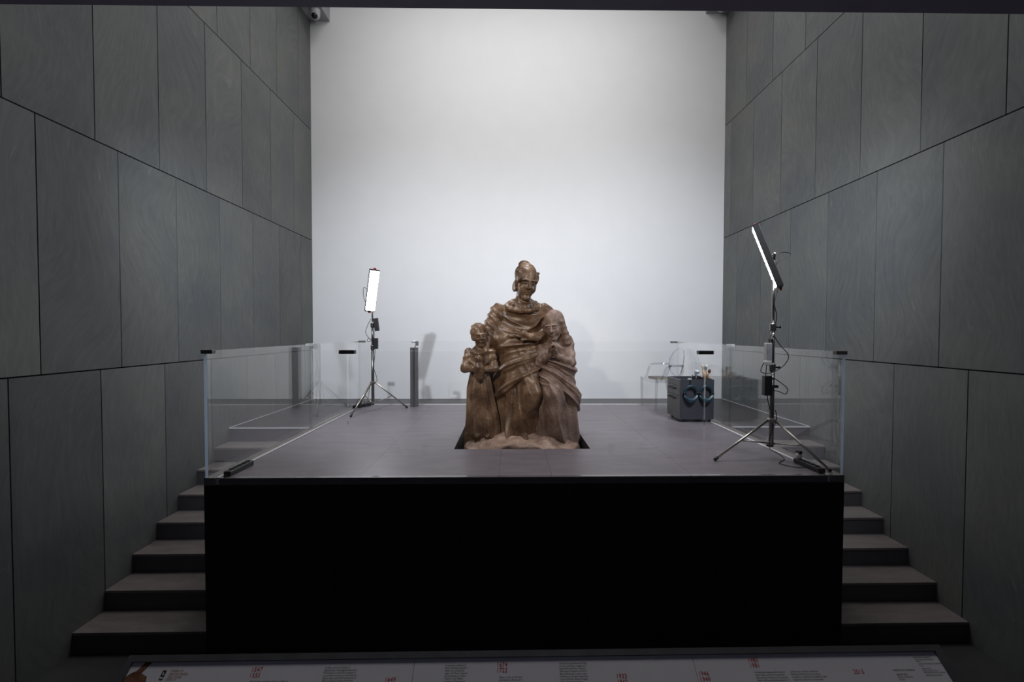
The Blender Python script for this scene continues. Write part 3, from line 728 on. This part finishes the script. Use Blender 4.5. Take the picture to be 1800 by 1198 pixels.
para(['Cosimo III fa posizionare la Pietà', 'sul retro dell’altare maggiore di', 'Santa Maria del Fiore, al posto', 'delle statue di Adamo ed Eva di', 'Baccio Bandinelli. L’opera viene', 'collocata su una base marmorea,', 'opera di Giovan Battista Foggini,', 'sulla quale viene riportata'], 0.174, 0.0425, size=0.0074, step=0.0077)
para(['La Pietà viene esposta nella Chiesa di', 'Santo Stefano al Ponte in occasione', 'della mostra “Firenze e la Toscana dei', 'Medici nell’Europa del Cinquecento”. Il'], 0.855, 0.0770, size=0.0072, step=0.0078)
para(['La Pietà viene collocata nel Museo', 'dell’Opera del Duomo in una sala al', 'mezzanino. La decisione di trasferirla dalla', 'Cattedrale al Museo è motivata dalla'], 0.981, 0.0765, size=0.0072, step=0.0078)
para(['Michelangelo, residente a Roma, scolpisce la'], -0.882, 0.0825, size=0.0072)
para(['RESTAURO A CURA DI'], 1.447, 0.0390, size=0.0062); para(['Opera di Santa Maria del Fiore', 'Firenze'], 1.449, 0.0455, size=0.0056, step=0.0055)
para(['DOCUMENTAZIONE FOTOGRAFICA', 'Firenze'], 1.452, 0.0585, size=0.0052, step=0.0056)
para(['DIAGNOSTICA', 'Opificio delle Pietre Dure', 'Responsabile del cantiere di restauro'], 1.454, 0.0730, size=0.0052, step=0.0056)
para(['DIREZIONE DEI LAVORI'], 1.455, 0.0925, size=0.0056)
para(['FRIENDS OF FLORENCE'], 1.349, 0.0770, size=0.0074); para(['MAJOR GIFTS', 'Friends of Florence', 'Firenze'], 1.353, 0.0895, size=0.0068, step=0.0070)
# emblem and institution name
em = sbox('emblem', -1.193, -1.180, 0.0445, 0.0715, -0.0030, -0.0022, M['ink'])
sbox('emblem_mark', -1.1915, -1.1815, 0.0635, 0.0685, -0.0022, -0.0019, M['sign_board'], em); sbox('emblem_mark', -1.189, -1.1865, 0.0500, 0.0580, -0.0022, -0.0019, M['sign_board'], em)
sbox('emblem_mark', -1.1865, -1.1835, 0.0540, 0.0580, -0.0022, -0.0019, M['sign_board'], em); sbox('emblem_mark', -1.193, -1.180, 0.0440, 0.0465, -0.0022, -0.0019, M['ink_orange'], em)
para(['OPERA DI', 'SANTA MARIA', 'DEL FIORE'], -1.1665, 0.0500, M['ink_orange'], 0.0100, 0.0090); para(['FIRENZE 1296'], -1.1705, 0.0735, M['ink_orange'], 0.0060)
# printed picture of brown stone at the left end: plain rounded shape
pm = MB(); n_ = 26
pic = [(-1.268, 0.0207), (-1.245, 0.0207), (-1.255, 0.040), (-1.262, 0.052), (-1.238, 0.062), (-1.232, 0.080), (-1.234, 0.13), (-1.309, 0.13), (-1.309, 0.062), (-1.296, 0.051), (-1.282, 0.045)]
pm.prism(pic, lambda p, t: sp(p[0], p[1], t), -0.0031, -0.0024).build('printed_picture', M['ink_brown'], sg)

# ------------------------------------------------------------------ the stone group in the pit (a plain draped group)
def smin(a, b, k):
    h = np.clip(0.5 + 0.5*(b-a)/k, 0, 1); return b + (a-b)*h - k*h*(1-h)
def smax(a, b, k): return -smin(-a, -b, k)
class Field:
    def __init__(s, lo, hi, h):
        s.h = h; s.lo = np.array(lo, np.float32)
        ax = [np.arange(lo[i], hi[i]+h, h, dtype=np.float32) for i in range(3)]
        s.ax = ax; s.F = np.full([len(a) for a in ax], 1.0, np.float32)
    def sub(s, lo, hi):
        sl = []
        for i in range(3):
            a = int(np.clip(np.floor((lo[i]-s.lo[i])/s.h), 0, len(s.ax[i])-1)); b = int(np.clip(np.ceil((hi[i]-s.lo[i])/s.h)+1, 1, len(s.ax[i])))
            sl.append(slice(a, max(b, a+1)))
        X = s.ax[0][sl[0]][:,None,None]; Y = s.ax[1][sl[1]][None,:,None]; Z = s.ax[2][sl[2]][None,None,:]
        return tuple(sl), X, Y, Z
    def add(s, fn, lo, hi, k=0.02, op='u'):
        pad = k*1.2 + 0.03
        sl, X, Y, Z = s.sub([l-pad for l in lo], [h+pad for h in hi])
        d = fn(X, Y, Z).astype(np.float32)
        s.F[sl] = smin(s.F[sl], d, k) if op == 'u' else smax(s.F[sl], -d, k)
    def cone(s, a, b, ra, rb, k=0.02, op='u', wob=0.0, wf=40.0, wax=(0,0,1)):
        a = np.array(a, float); b = np.array(b, float); R = max(ra, rb)
        ab = b-a; L2 = float(ab@ab)
        def fn(X, Y, Z):
            t = np.clip(((X-a[0])*ab[0] + (Y-a[1])*ab[1] + (Z-a[2])*ab[2])/L2, 0, 1)
            d = np.sqrt((X-a[0]-ab[0]*t)**2 + (Y-a[1]-ab[1]*t)**2 + (Z-a[2]-ab[2]*t)**2) - (ra + (rb-ra)*t)
            if wob: d = d + wob*np.abs(np.sin(wf*(X*wax[0]+Y*wax[1]+Z*wax[2]) + 2.0*np.sin(6*X+5*Z)))
            return d
        s.add(fn, np.minimum(a, b)-R, np.maximum(a, b)+R, k, op)
    def ell(s, c, r, k=0.02, op='u', Rm=None, wob=None):
        c = np.array(c, float); r = np.array(r, float); m = float(r.max())
        def fn(X, Y, Z):
            x, y, z = X-c[0], Y-c[1], Z-c[2]
            if Rm is not None: x, y, z = (Rm[0][0]*x+Rm[1][0]*y+Rm[2][0]*z, Rm[0][1]*x+Rm[1][1]*y+Rm[2][1]*z, Rm[0][2]*x+Rm[1][2]*y+Rm[2][2]*z)
            k0 = np.sqrt((x/r[0])**2 + (y/r[1])**2 + (z/r[2])**2); k1 = np.sqrt((x/r[0]**2)**2 + (y/r[1]**2)**2 + (z/r[2]**2)**2) + 1e-6
            d = k0*(k0-1.0)/k1
            if wob: d = d + wob(x, y, z)
            return d
        s.add(fn, c-m, c+m, k, op)
    def robe(s, zs, cxs, cys, rxs, rys, fold, k=0.03):
        zs = np.array(zs, float)
        def fn(X, Y, Z):
            z = Z.ravel(); I = lambda a: np.interp(z, zs, a).astype(np.float32)[None,None,:]
            rx, ry = I(rxs), I(rys); x = X - I(cxs); y = Y - I(cys)
            th = np.arctan2(y/ry, x/rx); q = np.sqrt((x/rx)**2 + (y/ry)**2)
            d = (q - 1.0)*np.minimum(rx, ry)*0.9 - fold(th, Z)
            return np.maximum(d, np.maximum(zs[0]-Z, Z-zs[-1]))
        R = max(max(rxs), max(rys)) + 0.06
        s.add(fn, (min(cxs)-R, min(cys)-R, zs[0]), (max(cxs)+R, max(cys)+R, zs[-1]), k)
    def head(s, c, yaw, pitch, roll, sc, hair='bun', k=0.008):
        Rm = np.array((Matrix.Rotation(yaw, 3, 'Z') @ Matrix.Rotation(roll, 3, 'Y') @ Matrix.Rotation(pitch, 3, 'X')))
        c = np.array(c, float)
        P = lambda q: c + Rm @ (np.array(q)*sc)
        E = lambda q, r, k_=k, op='u', wob=None: s.ell(P(q), np.array(r)*sc, k_, op, Rm, wob)
        E((0, .015, .03), (.078, .098, .105)); E((0, -.022, -.032), (.066, .080, .100), .02)
        E((0, -.066, -.112), (.033, .032, .026), .02)
        for q in (-1, 1):
            E((q*.040, -.064, -.040), (.028, .028, .036), .015)
            E((q*.031, -.112, .004), (.023, .022, .013), .010, 's')
            E((q*.031, -.083, .003), (.021, .016, .011), .003)
            E((q*.034, -.088, .026), (.034, .016, .008), .010)
            E((q*.079, .01, -.008), (.013, .022, .034), .006)
        s.cone(P((0, -.094, .022)), P((0, -.120, -.030)), .0085*sc, .0145*sc, .007)
        for q in (-1, 1): E((q*.012, -.108, -.034), (.008, .010, .008), .005)
        E((0, -.100, -.063), (.025, .013, .0065), .005); E((0, -.099, -.077), (.019, .013, .008), .005)
        E((0, -.108, -.069), (.026, .010, .002), .003, 's')
        wv_ = lambda x, y, z: .011*sc*np.abs(np.sin(55*x/sc*0.6 + 38*z/sc*0.6 + 3*np.sin(20*y/sc)))
        if hair == 'bun':
            E((0, .040, .060), (.092, .104, .096), .008, 'u', wv_); E((0, .105, .125), (.056, .056, .050), .012, 'u', wv_)
            for q in (-1, 1): E((q*.070, -.015, .035), (.026, .058, .052), .01, 'u', wv_); E((q*.073, .03, -.04), (.026, .045, .055), .012, 'u', wv_)
            s.cone(P((-.088, -.015, .085)), P((.088, -.015, .085)), .010*sc, .010*sc, .006)
        elif hair == 'curls':
            E((0, .035, .050), (.098, .104, .100), .008, 'u', lambda x, y, z: .007*sc*np.sin(60*x/sc)*np.sin(70*y/sc)*np.sin(70*z/sc))
            for q in (-1, 1): E((q*.074, .0, .0), (.028, .05, .07), .012, 'u', wv_)
        else:   # veil
            E((0, .038, .050), (.101, .110, .108), .010, 'u', lambda x, y, z: .4*wv_(x, y, z))
            for q in (-1, 1): s.cone(P((q*.082, .0, .03)), P((q*.098, .02, -.17)), .034*sc, .050*sc, .02, 'u', .006, 60)
            s.cone(P((0, .09, 0)), P((0, .09, -.2)), .09*sc, .11*sc, .03)
    def hand(s, wrist, tip, nrm, sc=1.0, spread=0.3):
        w_ = np.array(wrist, float); t = np.array(tip, float); d = (t-w_); L = np.linalg.norm(d); d /= L
        n_ = np.array(nrm, float); n_ -= d*(n_@d); n_ /= np.linalg.norm(n_); sd = np.cross(d, n_)
        s.cone(w_, w_+d*L*.5, .024*sc, .030*sc, .012)
        for i, f in enumerate((.9, 1.0, .97, .8)):
            o = sd*(i-1.5)*.0195*sc; a = w_ + d*L*.45 + o*.9; m = w_ + d*L*(.45+.32*f) + o*(1+spread*.2) + n_*.006; e = w_ + d*L*(.45+.55*f) + o*(1+spread*.25) - n_*.008
            s.cone(a, m, .0115*sc, .0105*sc, .004); s.cone(m, e, .0105*sc, .0085*sc, .004)
        a = w_ + d*L*.15 - sd*.024*sc; s.cone(a, a + d*L*.35 - sd*.028*sc, .0125*sc, .0095*sc, .006)
    def mesh(s, name, mat, parent):
        F = s.F; F[0] = F[-1] = 1; F[:,0] = F[:,-1] = 1; F[:,:,0] = F[:,:,-1] = 1
        S = F < 0; nx, ny, nz = F.shape
        cnt = np.zeros((nx-1, ny-1, nz-1), np.int8)
        offs = [(i, j, k) for i in (0,1) for j in (0,1) for k in (0,1)]
        for (i, j, k) in offs: cnt += S[i:nx-1+i, j:ny-1+j, k:nz-1+k]
        act = np.argwhere((cnt > 0) & (cnt < 8)); idx = np.full(cnt.shape, -1, np.int32); idx[tuple(act.T)] = np.arange(len(act))
        pos = np.zeros((len(act), 3)); num = np.zeros(len(act))
        cv = {o: F[act[:,0]+o[0], act[:,1]+o[1], act[:,2]+o[2]] for o in offs}
        for o in offs:
            for a in range(3):
                if o[a] == 0:
                    o2 = tuple(1 if q == a else o[q] for q in range(3)); f0, f1 = cv[o], cv[o2]
                    m = (f0 < 0) != (f1 < 0); t = np.where(m, f0/(f0-f1+1e-12), 0)
                    p = np.zeros((len(act), 3)); p[:] = o; p[:,a] += t
                    pos += p*m[:,None]; num += m
        V = (act + pos/num[:,None])*s.h + s.lo
        quads = []
        def face(sl0, sl1, cells):
            e0, e1 = S[sl0], S[sl1]; ii = np.argwhere(e0 != e1); fl = e0[tuple(ii.T)]
            c = [idx[ii[:,0]+o[0], ii[:,1]+o[1], ii[:,2]+o[2]] for o in cells]
            q = np.stack(c, 1); q[~fl] = q[~fl][:, ::-1]; quads.append(q)
        I = slice(1, -1)
        face((slice(0,-1), I, I), (slice(1,None), I, I), [(0,0,0),(0,1,0),(0,1,1),(0,0,1)])
        face((I, slice(0,-1), I), (I, slice(1,None), I), [(0,0,0),(0,0,1),(1,0,1),(1,0,0)])
        face((I, I, slice(0,-1)), (I, I, slice(1,None)), [(0,0,0),(1,0,0),(1,1,0),(0,1,0)])
        Q = np.concatenate(quads); Q = Q[(Q >= 0).all(1)]
        me = D.meshes.new(name); me.vertices.add(len(V)); me.vertices.foreach_set('co', V.astype(np.float32).ravel())
        me.loops.add(len(Q)*4); me.loops.foreach_set('vertex_index', Q.astype(np.int32).ravel())
        me.polygons.add(len(Q)); me.polygons.foreach_set('loop_start', np.arange(0, len(Q)*4, 4, dtype=np.int32)); 
        me.polygons.foreach_set('use_smooth', np.ones(len(Q), bool))
        me.update(calc_edges=True); me.validate(); me.materials.append(mat)
        o = D.objects.new(name, me); COL.objects.link(o); o.parent = parent; return o

st = tag(empty('stone_sculpture', (0.120, 4.850, PT-0.42)), 'brown marble group of three draped figures standing in the stage pit', 'sculpture')
ZO = 0.42          # stage level in the sculpture's own heights
ridge = lambda a, p=1.0: (1 - np.abs(np.sin(a)))**p
# rough block
B = Field((-0.62, -0.66, -0.03), (0.62, 0.60, 0.78), 0.011)
def rock(X, Y, Z):
    nz = 0.022*np.sin(9*X+2)*np.sin(11*Y+1) + 0.014*np.sin(23*X+5*Z)*np.sin(19*Y+3) + 0.010*np.sin(37*X+9*Y)*np.sin(31*Z+17*Y)
    q = np.sqrt((X/0.56)**2 + ((Y+0.0)/0.56)**2)
    top = 0.40 + 0.13*(1-np.clip(q, 0, 1.2)) + 0.07*np.clip(Y, 0, .5) + nz
    bx = np.maximum(np.abs(X)-0.555-0.02*np.sin(7*Z), np.abs(Y+0.02)-0.545) + nz*0.8
    c = (np.abs(X)+np.abs(Y+0.02)) - 0.97 + nz
    return smax(smax(bx, c*0.7, 0.03), np.maximum(Z-top, -Z), 0.03)
B.add(rock, (-0.7, -0.7, 0), (0.7, 0.7, 0.8), 0.01)
B.mesh('rock_base', M['stone_rough'], st)

# tall draped figure at the back
H = 0.0062
A = Field((-0.52, -0.44, ZO-0.12), (0.50, 0.42, ZO+1.86), H)
z = lambda q: ZO + q
sstep = lambda q: np.clip(q, 0, 1)**2*(3-2*np.clip(q, 0, 1))
def mantle(th, zz, hem, tilt, top, thick, fr):
    # a second cloth wrapped over the robe: thick hem running aslant, folds following it
    a = np.arctan2(np.sin(th + math.pi/2), np.cos(th + math.pi/2))
    h0 = hem + tilt*a + .03*np.sin(3*a+1); t0 = top + .25*tilt*a
    m = sstep((zz-h0)/.025)*sstep((t0-zz)/.03)
    u = (zz-h0)/np.maximum(t0-h0, .05)
    ph = fr*(zz - (tilt*1.25)*a*(1.15-u) - .10*np.cos(a)*(1-u)) + .5*np.sin(2*a)
    return m, thick*m*(0.45 + 0.95*ridge(ph, 1.3) + .30*ridge(2.3*ph + 1.0, 1.2) + .35*np.exp(-((zz-h0-.03)/.022)**2))
def fold_a(th, Z):
    zz = Z - ZO
    low = np.clip((1.02-zz)/1.0, 0, 1)
    f = 0.062*low*ridge(3.5*th + 1.3 + 0.9*np.sin(2.2*zz + th), 1.2) + 0.030*low*ridge(6.5*th + 3.1*zz + 0.6*np.sin(4*zz), 1.3) + 0.012*low*np.sin(15*th + 4*zz)
    up = np.clip((zz-0.92)/0.15, 0, 1)
    f = f + 0.034*up*ridge(12*zz + 3.0*np.cos(th+1.9), 1.5) + 0.012*up*ridge(27*zz + 4.0*np.cos(th+1.2), 1.2)
    m, g = mantle(th, zz, .56, .17, 1.03, .050, 17.0)
    return f*(1-.75*m) + g - 0.026
A.robe([z(-0.10), z(0.15), z(0.45), z(0.75), z(0.98), z(1.12), z(1.26), z(1.36), z(1.42)], [.0, .0, .015, .03, .03, .015, 0, .01, .01], [.02, .02, .02, .03, .03, .03, .03, .02, .0],
       [.36, .33, .30, .27, .235, .25, .275, .21, .10], [.30, .28, .25, .215, .17, .18, .165, .13, .09], fold_a)
# bent knee pushing through the cloth, free foot
A.cone((.06, -.08, z(.84)), (.10, -.26, z(.44)), .115, .100, .06, 'u', .012, 26, (1, 0, .4))
A.cone((.10, -.26, z(.44)), (.04, -.22, z(.0)), .095, .080, .06, 'u', .014, 24, (1, 0, .2))
A.ell((.02, -.335, z(.015)), (.045, .11, .032), .02)
# swag of mantle slung across the hips
A.cone((-.24, .03, z(.99)), (.24, .03, z(1.0)), .16, .16, .05)
for a0 in range(18):
    t0 = 2*math.pi*a0/18; t1 = 2*math.pi*(a0+1)/18
    A.cone((.235*math.cos(t0), .03+.185*math.sin(t0), z(1.03)), (.235*math.cos(t1), .03+.185*math.sin(t1), z(1.03)), .018, .018, .012)
# arms: one lowered to the small figure, one across the body
A.cone((-.25, .02, z(1.29)), (-.365, -.05, z(1.04)), .095, .085, .04, 'u', .013, 21, (.9, .3, 1)); A.cone((-.365, -.05, z(1.04)), (-.385, -.17, z(.86)), .078, .050, .03, 'u', .009, 27, (1, .2, .8))
A.hand((-.385, -.17, z(.86)), (-.365, -.235, z(.72)), (-.2, -1, .2), 1.15)
A.cone((.25, .02, z(1.29)), (.315, -.03, z(1.03)), .095, .085, .04, 'u', .013, 21, (-.9, .3, 1)); A.cone((.315, -.03, z(1.03)), (.10, -.245, z(1.02)), .075, .046, .03, 'u', .009, 27, (1, .2, -.8))
A.hand((.10, -.245, z(1.02)), (-.07, -.245, z(1.08)), (0, -1, .1), 1.2)
# cloak hanging behind the shoulders
A.robe([z(.02), z(.4), z(.8), z(1.15), z(1.30), z(1.37), z(1.40)], [0, 0, 0, 0, 0, .01, .01], [.10, .10, .10, .09, .06, .03, .02], [.36, .355, .345, .33, .285, .20, .12], [.20, .19, .17, .14, .13, .11, .09],
       lambda th, Z: .045*np.clip((1.35-(Z-ZO))/.7, .15, 1)*ridge(4.5*th + 1.0 + .5*np.sin(3*(Z-ZO)), 1.1) + .018*ridge(10*th + 2.2*(Z-ZO), 1.2) - .025, .02)
for i in range(7):
    t0 = -2.9 + i*0.40; t1 = t0 + 0.40
    for (rr0, zz, dr) in ((.135, 1.385, .026), (.165, 1.34, .026)):
        A.cone((.01+rr0*math.cos(t0), -.0+rr0*.9*math.sin(t0), z(zz-.05*max(0, -math.sin(t0)))), (.01+rr0*math.cos(t1), rr0*.9*math.sin(t1), z(zz-.05*max(0, -math.sin(t1)))), dr, dr, .015)
A.cone((.01, .0, z(1.36)), (.03, -.03, z(1.52)), .084, .074, .03)
A.head((.045, -.055, z(1.59)), 0.28, 0.20, 0.10, 1.32, 'bun')
A.mesh('tall_figure', M['stone'], st)

# small figure at the left holding a vessel
K = Field((-0.66, -0.50, ZO-0.12), (-0.18, 0.10, ZO+1.22), H)
def fold_k(th, Z):
    zz = Z - ZO; low = np.clip((.72-zz)/.7, 0, 1)
    return 0.040*low*ridge(3.5*th + .4 + .7*np.sin(3*zz), 1.2) + .016*low*ridge(8*th + 3*zz, 1.2) + .014*np.clip((zz-.6)/.1, 0, 1)*ridge(26*zz + 3*np.cos(th+1.6), 1.3) - .010
kx = -.43
K.robe([z(-.10), z(.2), z(.5), z(.68), z(.80), z(.88), z(.93)], [kx+.03, kx+.03, kx, kx, kx, kx, kx], [-.18, -.18, -.18, -.18, -.18, -.18, -.18], [.155, .150, .130, .105, .122, .115, .05], [.145, .14, .12, .095, .10, .09, .05], fold_k)
for a0 in range(14):
    t0 = 2*math.pi*a0/14; t1 = 2*math.pi*(a0+1)/14
    K.cone((kx+.108*math.cos(t0), -.18+.10*math.sin(t0), z(.69)), (kx+.108*math.cos(t1), -.18+.10*math.sin(t1), z(.69)), .011, .011, .008)
for q in (-1, 1):
    K.cone((kx+q*.115, -.18, z(.86)), (kx+q*.150, -.21, z(.70)), .052, .047, .025, 'u', .008, 50); K.cone((kx+q*.150, -.21, z(.70)), (kx+q*.06, -.315, z(.70)), .045, .028, .02)
    K.hand((kx+q*.06, -.315, z(.70)), (kx+q*.015, -.375, z(.705)), (q, 0, .1), .8)
# vessel
K.cone((kx, -.335, z(.63)), (kx, -.335, z(.72)), .042, .055, .01); K.cone((kx, -.335, z(.72)), (kx, -.335, z(.79)), .052, .030, .012); K.cone((kx, -.335, z(.79)), (kx, -.335, z(.805)), .040, .040, .006)
K.cone((kx, -.18, z(.90)), (kx, -.19, z(.98)), .042, .038, .02)
K.head((kx-.005, -.20, z(1.035)), 0.30, 0.10, -0.10, .86, 'curls')
for q in (-1, 1): K.ell((kx+.03+q*.05, -.30, z(.03)), (.030, .075, .024), .012)
K.mesh('small_figure', M['stone'], st)

# veiled figure kneeling at the right
G = Field((0.06, -0.46, ZO-0.12), (0.62, 0.30, ZO+1.36), H)
gx = .345
def fold_g(th, Z):
    zz = Z - ZO; low = np.clip((.85-zz)/.85, 0, 1)
    f = .056*low*ridge(3*th + .8 + 1.3*np.sin(2.6*zz), 1.2) + .024*low*ridge(7*th + 5*zz, 1.2) + .020*np.clip((zz-.7)/.1, 0, 1)*ridge(17*zz + 3.5*np.cos(th+.9), 1.4)
    m, g = mantle(th, zz, .46, -.14, .80, .048, 21.0)
    return f*(1-.7*m) + g - .018
G.robe([z(-.10), z(.10), z(.42), z(.62), z(.85), z(.98), z(1.06)], [gx+.0, gx+.0, gx+.01, gx, gx, gx-.01, gx-.02], [-.10, -.10, -.10, -.07, -.06, -.06, -.07], [.235, .225, .225, .185, .165, .150, .07], [.24, .24, .23, .17, .14, .12, .07], fold_g)
G.cone((gx-.05, -.14, z(.55)), (gx-.02, -.31, z(.45)), .11, .105, .05, 'u', .012, 28, (1, 0, .4)); G.cone((gx-.02, -.31, z(.45)), (gx-.02, -.27, z(.05)), .10, .085, .05, 'u', .014, 26, (1, 0, .2))
for q in (-1, 1):
    G.cone((gx+q*.14, -.06, z(.97)), (gx+q*.155, -.17, z(.76)), .072, .066, .03, 'u', .010, 40); G.cone((gx+q*.155, -.17, z(.76)), (gx+q*.03-.03, -.265, z(.84)), .060, .036, .02, 'u', .008, 50, (1, 0, .3))
    G.hand((gx+q*.03-.03, -.265, z(.84)), (gx+q*.008-.04, -.315, z(.965)), (q, .2, 0), .95, .05)
G.cone((gx-.01, -.07, z(1.0)), (gx-.015, -.13, z(1.10)), .06, .055, .03)
G.head((gx-.015, -.175, z(1.135)), -0.40, 0.25, -0.10, 1.05, 'veil')
G.mesh('kneeling_figure', M['stone_pale'], st)
